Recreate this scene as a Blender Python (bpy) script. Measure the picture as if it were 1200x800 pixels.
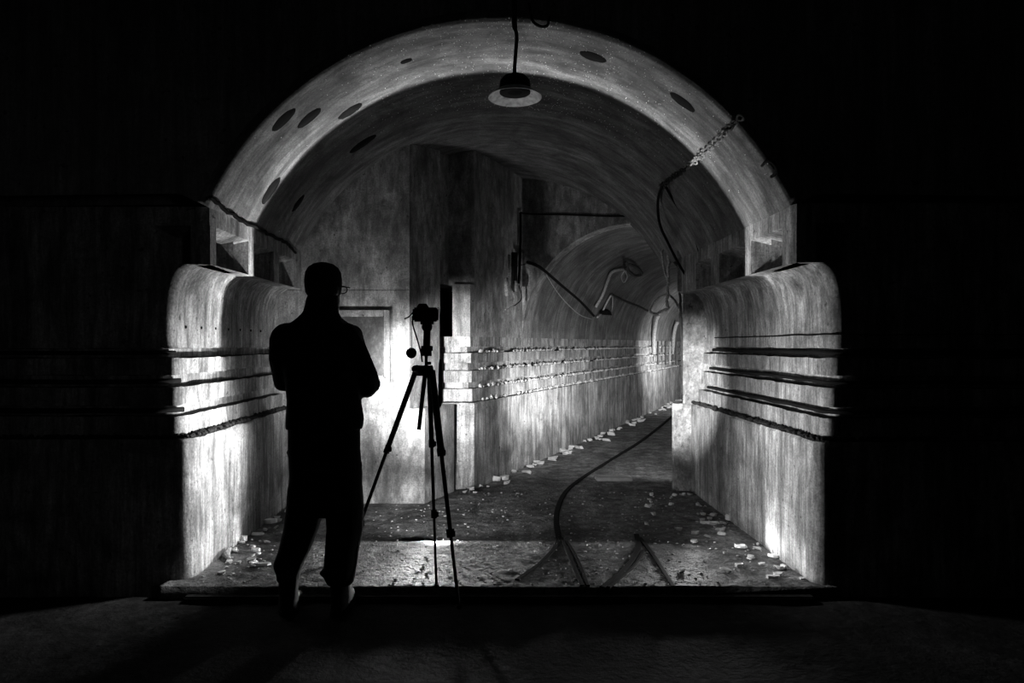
import bpy, bmesh, math, random
from mathutils import Vector, noise
random.seed(7)
PI = math.pi
scn = bpy.context.scene
COL = scn.collection
for o in list(bpy.data.objects): bpy.data.objects.remove(o)

# ------------------------------------------------------------------ camera
EYE, F, VX, VY = 1.37, 800.0, 585.0, 403.0
cam = bpy.data.objects.new('camera_view', bpy.data.cameras.new('camera_view'))
COL.objects.link(cam); scn.camera = cam
cam.location = (0, 0, EYE); cam.rotation_euler = (PI/2, 0, 0)
cam.data.sensor_width = 36; cam.data.lens = 24
cam.data.shift_x = 15/1200; cam.data.shift_y = 3/1200
cam.data.clip_start = .05

# ------------------------------------------------------------------ world, lights, exposure
w = bpy.data.worlds.new('underground_dark'); scn.world = w; w.use_nodes = True
w.node_tree.nodes['Background'].inputs[0].default_value = (0, 0, 0, 1)
w.node_tree.nodes['Background'].inputs[1].default_value = 0
scn.view_settings.view_transform = 'Standard'; scn.view_settings.look = 'None'
scn.view_settings.gamma = 1; scn.view_settings.exposure = .62; scn.view_settings.use_curve_mapping = False

def spot(name, loc, target, power, size=180, blend=.1, r=.03):
    l = bpy.data.lights.new(name, 'SPOT'); l.energy = power; l.spot_size = math.radians(size)
    l.spot_blend = blend; l.shadow_soft_size = r; l.color = (1, 1, 1)
    o = bpy.data.objects.new(name, l); COL.objects.link(o); o.location = loc
    o.rotation_euler = (Vector(target)-Vector(loc)).to_track_quat('-Z', 'Y').to_euler()
    return o
def beam(o, axis, pts, pts2=None):                # directional distribution, curves shaped by hand for the wanted falloff
    l = o.data; l.use_nodes = True; nt = l.node_tree; N = nt.nodes; em = N['Emission']
    tc = N.new('ShaderNodeTexCoord'); sp = N.new('ShaderNodeSeparateXYZ'); ab = N.new('ShaderNodeMath'); ab.operation = 'ABSOLUTE'
    cv = N.new('ShaderNodeFloatCurve'); c = cv.mapping.curves[0]
    while len(c.points) < len(pts): c.points.new(.5, .5)
    for p, q in zip(c.points, pts): p.location = q
    cv.mapping.update()
    if pts2:
        a2 = N.new('ShaderNodeMath'); a2.operation = 'ABSOLUTE'; c2 = N.new('ShaderNodeFloatCurve'); q2 = c2.mapping.curves[0]
        while len(q2.points) < len(pts2): q2.points.new(.5, .5)
        for p, q in zip(q2.points, pts2): p.location = q
        c2.mapping.update(); nt.links.new(sp.outputs[1], a2.inputs[0]); nt.links.new(a2.outputs[0], c2.inputs['Value'])
        mu = N.new('ShaderNodeMath'); mu.operation = 'MULTIPLY'
        nt.links.new(tc.outputs['Normal'], sp.inputs[0]); nt.links.new(sp.outputs[axis], ab.inputs[0]); nt.links.new(ab.outputs[0], cv.inputs['Value'])
        nt.links.new(cv.outputs[0], mu.inputs[0]); nt.links.new(c2.outputs[0], mu.inputs[1]); nt.links.new(mu.outputs[0], em.inputs['Strength']); return
    nt.links.new(tc.outputs['Normal'], sp.inputs[0]); nt.links.new(sp.outputs[axis], ab.inputs[0]); nt.links.new(ab.outputs[0], cv.inputs['Value']); nt.links.new(cv.outputs[0], em.inputs['Strength'])
# unseen spots without lamp bodies: some inferred from light edges, others added as fill
o = spot('lamp_behind_legs', (-.42, 4.74, .045), (-.42, 3.0, .045), 520, 180, .02, .03)
beam(o, 2, [(0, 1), (.05, .78), (.12, .40), (.20, .22), (.30, .14), (.5, .07), (1, .03)], [(0, .06), (.35, .08), (.58, .3), (.70, 1), (1, 1)])
o = spot('fill_floor_left', (-.55, 4.74, .08), (-.55, 3.0, .06), 78, 180, .02, .03)  # added fill for the slab floor, no source known
beam(o, 1, [(0, 1), (.08, .8), (.2, .14), (.4, .05), (1, .012)])
o = spot('fill_floor_right', (1.3, 4.66, .10), (1.1, 3.0, .08), 38, 180, .1, .03)  # second spot added to lift the right side of the floor
beam(o, 1, [(0, 1), (.08, .8), (.2, .14), (.4, .05), (1, .012)])
spot('fill_hall_wall', (2.0, -1.0, 1.6), (-2.9, 4.0, 1.2), 8, 42, 1.0, .3)  # fill added behind the viewpoint so the unlit hall wall shows faintly
spot('lamp_left_wall', (-1.05, 4.38, .85), (-1.93, 4.16, .75), 105, 112, 1.0, .05)
spot('lamp_right_wall', (.65, 4.34, .80), (1.9, 4.27, .80), 60, 118, 1.0, .05)
spot('lamp_on_end_wall', (-.95, 4.12, 1.10), (-.60, 5.9, 1.02), 750, 46, 1.0, .05)
spot('fill_end_wall', (-1.35, 5.12, .95), (-1.1, 6.0, 1.1), 34, 165, 1.0, .05)  # unseen fill added to lighten the end wall
o = spot('lamp_floor_wash', (-.6, 4.66, .10), (-.3, 6.5, .02), 60, 150, 1.0, .05)
beam(o, 1, [(0, 1), (.06, .8), (.15, .25), (.3, .05), (1, .0)])
spot('lamp_on_pier', (.35, 4.2, 1.0), (1.75, 6.36, .95), 650, 32, 1.0, .05)
o = spot('lamp_in_far_tunnel', (2.0, 6.72, .75), (2.0, 9.7, .75), 400, 172, .35, .05)
beam(o, 1, [(0, 1), (.1, .9), (.2, .45), (.35, .18), (.5, .09), (1, .06)])
o = spot('lamp_deep_tunnel', (4.55, 11.9, 1.0), (4.9, 15.2, 1.0), 700, 150, .8, .05)
beam(o, 1, [(0, 1), (.1, .9), (.3, .4), (.5, .2), (1, .1)])

# ------------------------------------------------------------------ helpers
def tag(o, label=None, cat=None, group=None, kind=None):
    if label: o['label'] = label
    if cat: o['category'] = cat
    if group: o['group'] = group
    if kind: o['kind'] = kind
    return o
def empty(name, loc=(0, 0, 0)):
    o = bpy.data.objects.new(name, None); COL.objects.link(o); o.location = loc
    o.empty_display_size = .1
    return o
def obj(name, bm, mats, parent=None, smooth=False, recalc=True):
    if recalc: bmesh.ops.recalc_face_normals(bm, faces=bm.faces)
    me = bpy.data.meshes.new(name); bm.to_mesh(me); bm.free()
    for m in (mats if isinstance(mats, (list, tuple)) else [mats]): me.materials.append(m)
    if smooth:
        for p in me.polygons: p.use_smooth = True
        if smooth == 2: me.set_sharp_from_angle(angle=.55)
    o = bpy.data.objects.new(name, me); COL.objects.link(o)
    if parent:
        o.parent = parent
        o.location = -Vector(parent.location) if parent.type == 'EMPTY' and parent.parent is None else (0, 0, 0)
    return o
def px(x, y, Y):                       # photograph position at depth Y
    return Vector(((x-VX)/F*Y, Y, EYE+(VY-y)/F*Y))
def fl(x, y, h=0.0):                   # photograph position on a floor of height h
    Y = F*(EYE-h)/(y-VY); return Vector(((x-VX)/F*Y, Y, h))
VR = 1.88
def onv(x, y, R=VR):                   # photograph position on the barrel vault
    return px(x, y, R*F/math.hypot(x-VX, y-VY))
# the side tunnel: left wall runs from T0 along TD, width 2.4
TD = Vector((.4103, .9120, 0)).normalized(); TN = Vector((TD.y, -TD.x, 0))
T0 = Vector((.26, 7.69, 0)); TR = 1.2; TH = 1.44
def onw(x, y, gap=.03):                # photograph position on the side tunnel's left wall
    e = 0.0
    k = (x-VX)/F
    for _ in range(12):
        P = T0+TN*(e+gap)
        # P.x + TD.x t = k (P.y + TD.y t)
        t = (k*P.y-P.x)/(TD.x-k*TD.y)
        Y = P.y+TD.y*t
        h = EYE+(VY-y)/F*Y
        e = 0 if h < TH else TR-math.sqrt(max(.01, TR*TR-(h-TH)**2))
    return px(x, y, Y)
def box(bm, c, s, mat=0, bev=0):
    r = bmesh.ops.create_cube(bm, size=1)
    for v in r['verts']: v.co = Vector((v.co.x*s[0]+c[0], v.co.y*s[1]+c[1], v.co.z*s[2]+c[2]))
    fs = {f for v in r['verts'] for f in v.link_faces}
    for f in fs: f.material_index = mat
    if bev:
        bmesh.ops.bevel(bm, geom=list({e for v in r['verts'] for e in v.link_edges}), offset=bev, segments=2, affect='EDGES')
def prism(bm, pts, z0, z1, mat=0):
    a = [bm.verts.new((p[0], p[1], z0)) for p in pts]; b = [bm.verts.new((p[0], p[1], z1)) for p in pts]
    n = len(pts); fs = [bm.faces.new(a), bm.faces.new(b)]
    for i in range(n): fs.append(bm.faces.new((a[i], a[(i+1) % n], b[(i+1) % n], b[i])))
    for f in fs: f.material_index = mat
def tube(bm, pts, r, seg=6, cap=True):
    pts = [Vector(p) for p in pts]; n = len(pts)
    rr = r if isinstance(r, (list, tuple)) else [r]*n
    prev = None; ref = None
    for i, p in enumerate(pts):
        t = (pts[min(i+1, n-1)]-pts[max(i-1, 0)]).normalized()
        if ref is None: ref = Vector((0, 0, 1)) if abs(t.z) < .9 else Vector((1, 0, 0))
        u = t.cross(ref)
        if u.length < 1e-4: u = t.orthogonal()
        u.normalize(); v = u.cross(t).normalized(); ref = v
        ring = [bm.verts.new(p+(u*math.cos(2*PI*k/seg)+v*math.sin(2*PI*k/seg))*rr[i]) for k in range(seg)]
        if prev:
            for k in range(seg): bm.faces.new((prev[k], prev[(k+1) % seg], ring[(k+1) % seg], ring[k]))
        elif cap: bm.faces.new(ring)
        prev = ring
    if cap: bm.faces.new(prev)
def spline(pts, n=8):
    pts = [Vector(p) for p in pts]; out = []
    P = [pts[0]*2-pts[1]]+pts+[pts[-1]*2-pts[-2]]
    for i in range(1, len(P)-2):
        a, b, c, d = P[i-1:i+3]
        for k in range(n):
            t = k/n
            out.append(.5*((2*b)+(c-a)*t+(2*a-5*b+4*c-d)*t*t+(3*b-a-3*c+d)*t**3))
    out.append(pts[-1]); return out
def lathe(bm, prof, c, seg=24, mat=0):
    rings = []
    for r, z in prof:
        rings.append([bm.verts.new((c[0]+r*math.cos(2*PI*k/seg), c[1]+r*math.sin(2*PI*k/seg), c[2]+z)) for k in range(seg)])
    for a, b in zip(rings, rings[1:]):
        for k in range(seg):
            f = bm.faces.new((a[k], a[(k+1) % seg], b[(k+1) % seg], b[k])); f.material_index = mat
def loft(bm, rings, n=18, p=2.0):      # rings: (centre, half axis a, half axis b)
    prev = None
    for c, a, b in rings:
        c, a, b = Vector(c), Vector(a), Vector(b); ring = []
        for k in range(n):
            t = 2*PI*k/n; ct, st = math.cos(t), math.sin(t)
            e = 2/p
            ring.append(bm.verts.new(c+a*math.copysign(abs(ct)**e, ct)+b*math.copysign(abs(st)**e, st)))
        if prev:
            for k in range(n): bm.faces.new((prev[k], prev[(k+1) % n], ring[(k+1) % n], ring[k]))
        else: bm.faces.new(ring)
        prev = ring
    bm.faces.new(prev)

# ------------------------------------------------------------------ materials
def nodes(name):
    m = bpy.data.materials.new(name); m.use_nodes = True
    nt = m.node_tree; b = nt.nodes['Principled BSDF']
    return m, nt, b
def concrete(name, lo, hi, streak=(7, 7, .45), coord='Object', rough=.85, spots=True, bump=.25, grain=60, contrast=(.36, .66), wet=0):
    lo, hi = lo*.55, hi*.55
    m, nt, b = nodes(name); N = nt.nodes; L = nt.links
    tc = N.new('ShaderNodeTexCoord')
    mp = N.new('ShaderNodeMapping'); mp.inputs['Scale'].default_value = streak; L.new(tc.outputs[coord], mp.inputs[0])
    def nz(vec, sc, det, ro=.6, dist=0):
        n = N.new('ShaderNodeTexNoise'); n.inputs['Scale'].default_value = sc; n.inputs['Detail'].default_value = det
        n.inputs['Roughness'].default_value = ro; n.inputs['Distortion'].default_value = dist; L.new(vec, n.inputs['Vector']); return n.outputs['Fac']
    def mr(v, a, c, d=0, e=1):
        n = N.new('ShaderNodeMapRange'); L.new(v, n.inputs[0])
        for i, q in enumerate((a, c, d, e)): n.inputs[i+1].default_value = q
        return n.outputs[0]
    def mix(op, a, c):
        n = N.new('ShaderNodeMath'); n.operation = op
        for i, q in enumerate((a, c)):
            if isinstance(q, (int, float)): n.inputs[i].default_value = q
            else: L.new(q, n.inputs[i])
        return n.outputs[0]
    st = mr(nz(mp.outputs[0], 1.0, 9, .72, .8), contrast[0], contrast[1], .22, 1.0)
    st2 = mr(nz(mp.outputs[0], 4.2, 5, .7), .35, .7, .4, 1.35)
    bl = mr(nz(tc.outputs[coord], 3.1, 9, .72, .6), .34, .68, .28, 1.3)
    gr = mr(nz(tc.outputs[coord], grain, 4, .7), .3, .7, .5, 1.4)
    v = mix('MULTIPLY', mix('MULTIPLY', st, st2), mix('MULTIPLY', bl, gr))
    col = mr(v, 0, 1, lo, hi)
    if spots:
        sp = mr(nz(tc.outputs[coord], 21, 3, .55), .66, .72, 1, .35)
        col = mix('MULTIPLY', col, sp)
    cc = N.new('ShaderNodeCombineColor')
    for i in range(3): L.new(col, cc.inputs[i])
    L.new(cc.outputs[0], b.inputs['Base Color'])
    b.inputs['Roughness'].default_value = rough
    b.inputs['Specular IOR Level'].default_value = .3
    bp = N.new('ShaderNodeBump'); bp.inputs['Strength'].default_value = bump; bp.inputs['Distance'].default_value = .02
    hgt = mix('ADD', nz(tc.outputs[coord], grain*.8, 5, .7), mix('MULTIPLY', nz(mp.outputs[0], 3, 6, .7), .8))
    L.new(hgt, bp.inputs['Height']); L.new(bp.outputs[0], b.inputs['Normal'])
    return m
def plain(name, g, rough=.6, metal=0, var=.25, scale=18, bump=.1):
    m, nt, b = nodes(name); N = nt.nodes; L = nt.links
    tc = N.new('ShaderNodeTexCoord'); n = N.new('ShaderNodeTexNoise'); n.inputs['Scale'].default_value = scale; n.inputs['Detail'].default_value = 6
    L.new(tc.outputs['Object'], n.inputs['Vector'])
    r = N.new('ShaderNodeMapRange'); L.new(n.outputs['Fac'], r.inputs[0])
    r.inputs[1].default_value = .3; r.inputs[2].default_value = .7; r.inputs[3].default_value = g*(1-var); r.inputs[4].default_value = g*(1+var)
    cc = N.new('ShaderNodeCombineColor')
    for i in range(3): L.new(r.outputs[0], cc.inputs[i])
    L.new(cc.outputs[0], b.inputs['Base Color']); b.inputs['Roughness'].default_value = rough; b.inputs['Metallic'].default_value = metal
    b.inputs['Specular IOR Level'].default_value = .25
    if bump:
        bp = N.new('ShaderNodeBump'); bp.inputs['Strength'].default_value = bump; bp.inputs['Distance'].default_value = .01
        L.new(n.outputs['Fac'], bp.inputs['Height']); L.new(bp.outputs[0], b.inputs['Normal'])
    return m
M = {}
M['wall'] = concrete('streaked concrete', .05, .92, (7, 7, .8), grain=75)
M['end'] = concrete('mottled concrete', .07, .85, (4, 4, 1.3), grain=80, contrast=(.33, .68))
M['pier'] = concrete('pitted pier concrete', .12, .95, (6, 6, 3), grain=45)
M['vault'] = concrete('vault concrete', .04, .52, (3.5, .6, 1), 'UV', spots=False, grain=70, contrast=(.3, .7))
M['tunnel'] = concrete('tunnel lining concrete', .05, .45, (4.5, .5, 1), 'UV', spots=False, contrast=(.3, .7))
M['outer'] = concrete('outer hall concrete', .15, .60)  # hall concrete, toned for the amount of light it bounces
M['floor'] = concrete('worn concrete floor', .03, .55, (3, 3, 3), rough=.75, grain=45, bump=.8)
M['floor_outer'] = concrete('outer floor with shade tone', .015, .06, (3, 3, 3), grain=30, bump=.5)  # unlit hall floor: its shade is put into this low tone
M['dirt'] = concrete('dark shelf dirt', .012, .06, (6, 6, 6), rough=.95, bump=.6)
M['patch'] = plain('near black patch', .012, .95)
M['cloth'] = plain('black cloth', .006, .95, bump=.2)
M['cloth'].node_tree.nodes['Principled BSDF'].inputs['Specular IOR Level'].default_value = .05
M['skin'] = plain('skin', .02, .6)  # silhouette shade is put into the tone, far darker than real skin
M['boot'] = plain('black leather', .003, .95)
M['blackmetal'] = plain('black painted metal', .008, .9)
M['rubber'] = plain('black rubber', .008, .95)
M['enamel'] = plain('white enamel', .30, .5, var=.45, scale=35)
M['iron'] = plain('rusty iron', .05, .8, scale=40)
M['rail'] = plain('dull black rail steel', .012, .95, scale=40)
M['rail'].node_tree.nodes['Principled BSDF'].inputs['Specular IOR Level'].default_value = .05
M['palerust'] = plain('pale flaking rust', .30, .8, scale=60, var=.5)
M['palecable'] = plain('pale plaster cable', .22, .8, scale=50, var=.4)
M['darkcable'] = plain('dark cable', .008, .8)
M['stone'] = plain('broken concrete', .42, .9, scale=30, var=.35)
M['paper'] = plain('white scrap', .75, .8, var=.15)
M['plate'] = concrete('corroded steel plate', .03, .22, (9, 9, 5), grain=50, rough=.7)
M['drop'] = plain('water drop painted glint', .85, .15, var=.05, bump=0)  # glint of clear drops put into a pale diffuse colour
M['wood'] = plain('grey plank', .30, .85, scale=12)
for k_ in ('patch', 'darkcable', 'iron', 'blackmetal', 'rubber', 'boot'): M[k_].node_tree.nodes['Principled BSDF'].inputs['Specular IOR Level'].default_value = .06
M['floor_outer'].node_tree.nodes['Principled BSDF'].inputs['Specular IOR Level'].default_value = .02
M['floor'].node_tree.nodes['Principled BSDF'].inputs['Specular IOR Level'].default_value = .15
def st(o): return tag(o, kind='structure')

# ------------------------------------------------------------------ sweeps
W = 1.93
PROF = [(.14, -.15), (.14, .40), (.14, .80), (.13, .815), (.07, .825), (.07, .945), (.0, .95), (.0, 1.005), (.05, 1.008), (.05, 1.115),
        (-.02, 1.12), (-.02, 1.185), (.03, 1.188), (.03, 1.285), (-.05, 1.29), (-.05, 1.342), (0, 1.345), (0, 1.365), (.0, 1.42), (.0, 1.52), (.0, 1.62), (.0, 1.70), (.0, 1.765), (.0, 1.81), (0, 1.845)]
COVE = (.0, .03, .08, .17, .30, .52)
WB, RB, FB = 1.70, .05, 4.03          # the pocketed band that carries the vault
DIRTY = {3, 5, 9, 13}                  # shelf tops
def path_pts(pts, step):
    out = []
    for a, b in zip(pts, pts[1:]):
        a, b = Vector((a[0], a[1])), Vector((b[0], b[1])); n = max(1, int((b-a).length/step))
        for k in range(n): out.append(a+(b-a)*k/n)
    out.append(Vector((pts[-1][0], pts[-1][1]))); return out
def sweep(bm, pts, prof, back=-.3, dirty=(), rough=0, pts2=None, blend=(), pts3=None, upper=None):
    n = len(pts); rows = []; uv = bm.loops.layers.uv.verify()
    vl = [0]
    for a, b in zip(prof, prof[1:]): vl.append(vl[-1]+math.hypot(b[0]-a[0], b[1]-a[1]))
    s = 0; ss = []
    for i, p in enumerate(pts):
        if i: s += (p-pts[i-1]).length
        ss.append(s)
        d0 = (p-pts[max(0, i-1)]); d1 = (pts[min(n-1, i+1)]-p)
        if d0.length < 1e-6: d0 = d1
        if d1.length < 1e-6: d1 = d0
        d0, d1 = d0.normalized(), d1.normalized()
        n0, n1 = Vector((-d0.y, d0.x)), Vector((-d1.y, d1.x)); nn = (n0+n1).normalized(); nn = nn/max(.4, nn.dot(n0))
        row = []
        for j, (o, h) in enumerate(prof):
            dj = dh = 0
            if rough and 0 < j < len(prof)-1 and h > .5 and h < 1.36:
                q = Vector((p.x*9, p.y*9, j*5.3)); dj = noise.noise(q)*rough+noise.noise(q*4)*rough*.6
                dh = noise.noise(q+Vector((3, 7, 1)))*rough*.6+noise.noise(q*5)*rough*.35
            elif rough and pts2: dj = noise.noise(Vector((p.x*1.7, p.y*1.7, h*1.7)))*rough*.8
            q2 = p
            if pts2 and j >= len(prof)-len(blend): q2 = p.lerp(pts2[i], blend[j-len(prof)+len(blend)])
            if pts3: q3 = q2+(pts3[i]-p)*(o/.14); row.append(bm.verts.new((q3.x+nn.x*dj, q3.y+nn.y*dj, h+dh)))
            else: row.append(bm.verts.new((q2.x+nn.x*(o+dj), q2.y+nn.y*(o+dj), h+dh)))
        for (o, h) in ((back, prof[-1][1]), (back, prof[0][1])): row.append(bm.verts.new((p.x+nn.x*o, p.y+nn.y*o, h)))
        rows.append(row)
    m = len(rows[0])
    for i in range(n-1):
        for j in range(m):
            j2 = (j+1) % m
            f = bm.faces.new((rows[i][j], rows[i][j2], rows[i+1][j2], rows[i+1][j]))
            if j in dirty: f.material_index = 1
            elif upper and j >= upper: f.material_index = 2
            for l, (a, b) in zip(f.loops, ((i, j), (i, j2), (i+1, j2), (i+1, j))):
                l[uv].uv = (ss[a], vl[b] if b < len(vl) else 0)
    bm.faces.new(rows[0]); bm.faces.new(rows[-1])
def corner_path(side, deep, r=.06, front=4.03, far=8.0, w0=1.93, n1=40):
    c = (-(w0+r), front+r)
    arc = [(c[0]+r*math.cos(t), c[1]+r*math.sin(t)) for t in [-(PI/2)*k/12 for k in range(13)]]
    pts = [Vector((-w0, deep+(front+r-deep)*k/n1)) for k in range(n1)]+[Vector(a) for a in arc]+[Vector((-(w0+r)-(far-w0-r)*(k/40), front)) for k in range(1, 41)]
    if side > 0: pts = [Vector((-p.x, p.y)) for p in pts][::-1]
    return pts

# ------------------------------------------------------------------ the main passage walls
for side, nm, deep in ((-1, 'wall_left', 5.95), (1, 'wall_right', 6.40)):
    fr = .10 if side > 0 else 0
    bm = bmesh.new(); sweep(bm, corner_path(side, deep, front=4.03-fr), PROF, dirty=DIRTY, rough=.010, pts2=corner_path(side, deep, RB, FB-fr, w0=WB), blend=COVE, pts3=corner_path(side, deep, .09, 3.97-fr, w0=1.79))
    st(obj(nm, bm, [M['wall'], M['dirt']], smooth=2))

wl = bpy.data.objects['wall_left']
for i in range(7):
    bm = bmesh.new(); y = 4.2+i*.22; tube(bm, [(-W-.01, y, 1.475), (-W+.006, y, 1.475)], [.011, .009], 8); obj('tie_hole_shade', bm, M['patch'], wl)  # dark plugs; the shade of each hole is in their colour
# pocketed band that carries the vault
class Path:
    def __init__(s, pts):
        s.p = pts; s.s = [0]
        for a, b in zip(pts, pts[1:]): s.s.append(s.s[-1]+(b-a).length)
        s.n = []
        for i in range(len(pts)):
            d = (pts[min(i+1, len(pts)-1)]-pts[max(i-1, 0)]).normalized(); s.n.append(Vector((-d.y, d.x)))
    def at(s, t, off, h):
        i = 0
        while i < len(s.s)-2 and s.s[i+1] < t: i += 1
        k = (t-s.s[i])/(s.s[i+1]-s.s[i]); p = s.p[i].lerp(s.p[i+1], k); n = s.n[i].lerp(s.n[i+1], k)
        return Vector((p.x+n.x*off, p.y+n.y*off, h))
def grid(bm, A, B, m=0):
    for i in range(len(A)-1): bm.faces.new((bm.verts.new(A[i]), bm.verts.new(A[i+1]), bm.verts.new(B[i+1]), bm.verts.new(B[i]))).material_index = m
def band(bm, P, pockets, total):
    OFF, H0, H1, H2 = 0, 1.84, 2.07, 2.18
    def rng(a, b): n = max(2, int((b-a)/.05)); return [a+(b-a)*k/n for k in range(n+1)]
    cur = 0
    for a, b in sorted(pockets)+[(total, None)]:
        if a > cur+1e-4:
            R = rng(cur, a); grid(bm, [P.at(t, OFF, H0) for t in R], [P.at(t, OFF, H1) for t in R])
        if b is None: break
        R = rng(a, b); n = len(R)-1
        Rb = [a+.06+(b-a-.12)*k/n for k in range(n+1)]
        o0 = [P.at(t, OFF, H0) for t in R]; o1 = [P.at(t, OFF, H1) for t in R]
        b0 = [P.at(t, -.18, H0+.01) for t in Rb]; b1 = [P.at(t, -.16, H1-.05) for t in Rb]
        grid(bm, b0, b1); grid(bm, o0, b0); grid(bm, o1, b1)
        grid(bm, [o0[0], o1[0]], [b0[0], b1[0]]); grid(bm, [o0[-1], o1[-1]], [b0[-1], b1[-1]])
        cur = b
    R = rng(0, total); U = [P.at(t, OFF, H1) for t in R]; V = [P.at(t, OFF, H2) for t in R]; B = [P.at(t, -.5, H2) for t in R]
    B0 = [P.at(t, -.5, H0) for t in R]
    grid(bm, U, V); grid(bm, V, B); grid(bm, B, B0); grid(bm, B0, [P.at(t, OFF, H0) for t in R])
    for t in (0, total): grid(bm, [P.at(t, OFF, H0), P.at(t, -.5, H0)], [P.at(t, OFF, H2), P.at(t, -.5, H2)])
    bmesh.ops.remove_doubles(bm, verts=bm.verts, dist=.0005)
L_ = Path(corner_path(-1, 5.95)); LB = Path(corner_path(-1, 5.95, RB, FB, w0=WB))
bm = bmesh.new(); band(bm, LB, [(.30, .68), (.80, 1.22), (1.32, 1.85), (2.02, 2.24)], LB.s[-1]); st(obj('trim_1', bm, M['wall']))
R_ = Path(corner_path(-1, 6.40, front=3.93)); RBp = Path(corner_path(-1, 6.40, RB, FB-.10, w0=WB))
PL, PR = Path(corner_path(-1, 5.95, .09, 3.97, w0=1.79)), Path(corner_path(-1, 6.40, .09, 3.87, w0=1.79))
bm = bmesh.new(); band(bm, RBp, [(.50, .92), (1.12, 1.68), (1.79, 2.30), (2.57, 2.79)], RBp.s[-1])
for v in bm.verts: v.co.x = -v.co.x
st(obj('trim_2', bm, M['wall']))

# ------------------------------------------------------------------ vault
def arch(bm, prof, a0, a1, n, cx=0, cz=EYE, thick=.25, close=True, ymax=None):
    uv = bm.loops.layers.uv.verify(); rows = []
    pr = list(prof)
    if close: pr = pr+[(prof[-1][0]+thick, prof[-1][1]), (prof[0][0]+thick, prof[0][1])]
    vv = [0]
    for a, b in zip(pr, pr[1:]): vv.append(vv[-1]+math.hypot(b[0]-a[0], b[1]-a[1]))
    for i in range(n+1):
        t = a0+(a1-a0)*i/n
        rows.append([bm.verts.new((cx+R*math.cos(t), min(Y, ymax(R*math.cos(t))) if ymax else Y, cz+R*math.sin(t))) for R, Y in pr])
    m = len(pr)
    for i in range(n):
        for j in range(m if close else m-1):
            j2 = (j+1) % m
            f = bm.faces.new((rows[i][j], rows[i][j2], rows[i+1][j2], rows[i+1][j]))
            for l, (a, b) in zip(f.loops, ((i, j), (i, j2), (i+1, j2), (i+1, j))):
                l[uv].uv = (vv[b], (a0+(a1-a0)*a/n)*VR)
    if close: bm.faces.new(rows[0]); bm.faces.new(rows[-1])
A0 = math.asin(.80/VR)
bm = bmesh.new()
arch(bm, [(1.95, 3.985), (1.888, 3.99), (VR, 4.0)]+[(VR, 4.0+.1*k) for k in range(1, 46)], A0, PI-A0, 96, ymax=lambda x: 7.69-(x-.26)*TN.y/-TN.x+.06)
ceil = st(obj('ceiling', bm, M['vault'], smooth=False))
for p in ceil.data.polygons: p.use_smooth = True
# form-work lip between the vault and the outer hall
bm = bmesh.new(); arch(bm, [(2.06, 3.98), (1.99, 3.982), (1.95, 3.985)], A0, PI-A0, 64, thick=.0, close=False)
st(obj('trim_3', bm, M['outer']))
# round dark patches on the vault
for x, y, ra, rb in ((332, 140, .10, .055), (362, 138, .10, .055), (410, 130, .10, .055), (425, 168, .13, .06), (317, 223, .11, .06), (695, 66, .09, .055), (800, 119, .10, .05), (476, 71, .04, .025), (349, 238, .08, .04)):
    c = onv(x, y); t0 = math.atan2(c.z-EYE, c.x); bm = bmesh.new()
    def P(u, v, R): t = t0+u/VR; return Vector((R*math.cos(t), c.y+v, EYE+R*math.sin(t)))
    n = 18
    e = [(ra*math.cos(2*PI*k/n)*(1+.12*noise.noise((x, k*.6, 0))), rb*math.sin(2*PI*k/n)*(1+.2*noise.noise((x, k*.6, 5)))) for k in range(n)]
    top = [bm.verts.new(P(u*.93, v*.93, VR-.006)) for u, v in e]; bot = [bm.verts.new(P(u, v, VR+.004)) for u, v in e]
    cv = bm.verts.new(P(0, 0, VR-.006))
    for k in range(n):
        bm.faces.new((top[k], top[(k+1) % n], cv)); bm.faces.new((top[k], bot[k], bot[(k+1) % n], top[(k+1) % n]))
    obj('patch', bm, M['patch'], ceil, smooth=True)

# outer hall: wall above the arch, barrel roof, floor, far walls
bm = bmesh.new(); n = 64; X1, Z1, ZB = 8.0, 5.4, 2.17
inner, outer = [], []
for i in range(n+1):
    t = A0+(PI-2*A0)*i/n; inner.append((2.06*math.cos(t), EYE+2.06*math.sin(t)))
    dx, dz = math.cos(t), math.sin(t); k = min(X1/abs(dx) if abs(dx) > 1e-6 else 99, (Z1-EYE)/dz)
    outer.append((k*dx, EYE+k*dz))
outer[0] = (X1, ZB); outer[-1] = (-X1, ZB)
for Y in (3.98,):
    a = [bm.verts.new((p[0], Y, p[1])) for p in inner]; b = [bm.verts.new((p[0], Y, p[1])) for p in outer]
    a2 = [bm.verts.new((p[0], Y+.3, p[1])) for p in inner]; b2 = [bm.verts.new((p[0], Y+.3, p[1])) for p in outer]
    for i in range(n):
        bm.faces.new((a[i], a[i+1], b[i+1], b[i])); bm.faces.new((a2[i], a2[i+1], b2[i+1], b2[i])); bm.faces.new((b[i], b[i+1], b2[i+1], b2[i]))
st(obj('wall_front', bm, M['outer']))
bm = bmesh.new()
YB = -7.0; cy = (3.98+YB)/2; ry = (4.03-YB)/2
rows = []
for x in (-8.3, 8.3):
    rows.append([bm.verts.new((x, cy+(ry)*math.cos(PI*k/24), 3.9+1.3*math.sin(PI*k/24))) for k in range(25)]+[bm.verts.new((x, cy+(ry+.3)*math.cos(PI*k/24), 3.9+1.6*math.sin(PI*k/24))) for k in range(24, -1, -1)])
m = len(rows[0])
for k in range(m): bm.faces.new((rows[0][k], rows[0][(k+1) % m], rows[1][(k+1) % m], rows[1][k]))
bm.faces.new(rows[0]); bm.faces.new(rows[1])
st(obj('ceiling_hall', bm, M['outer'], smooth=True))
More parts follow.
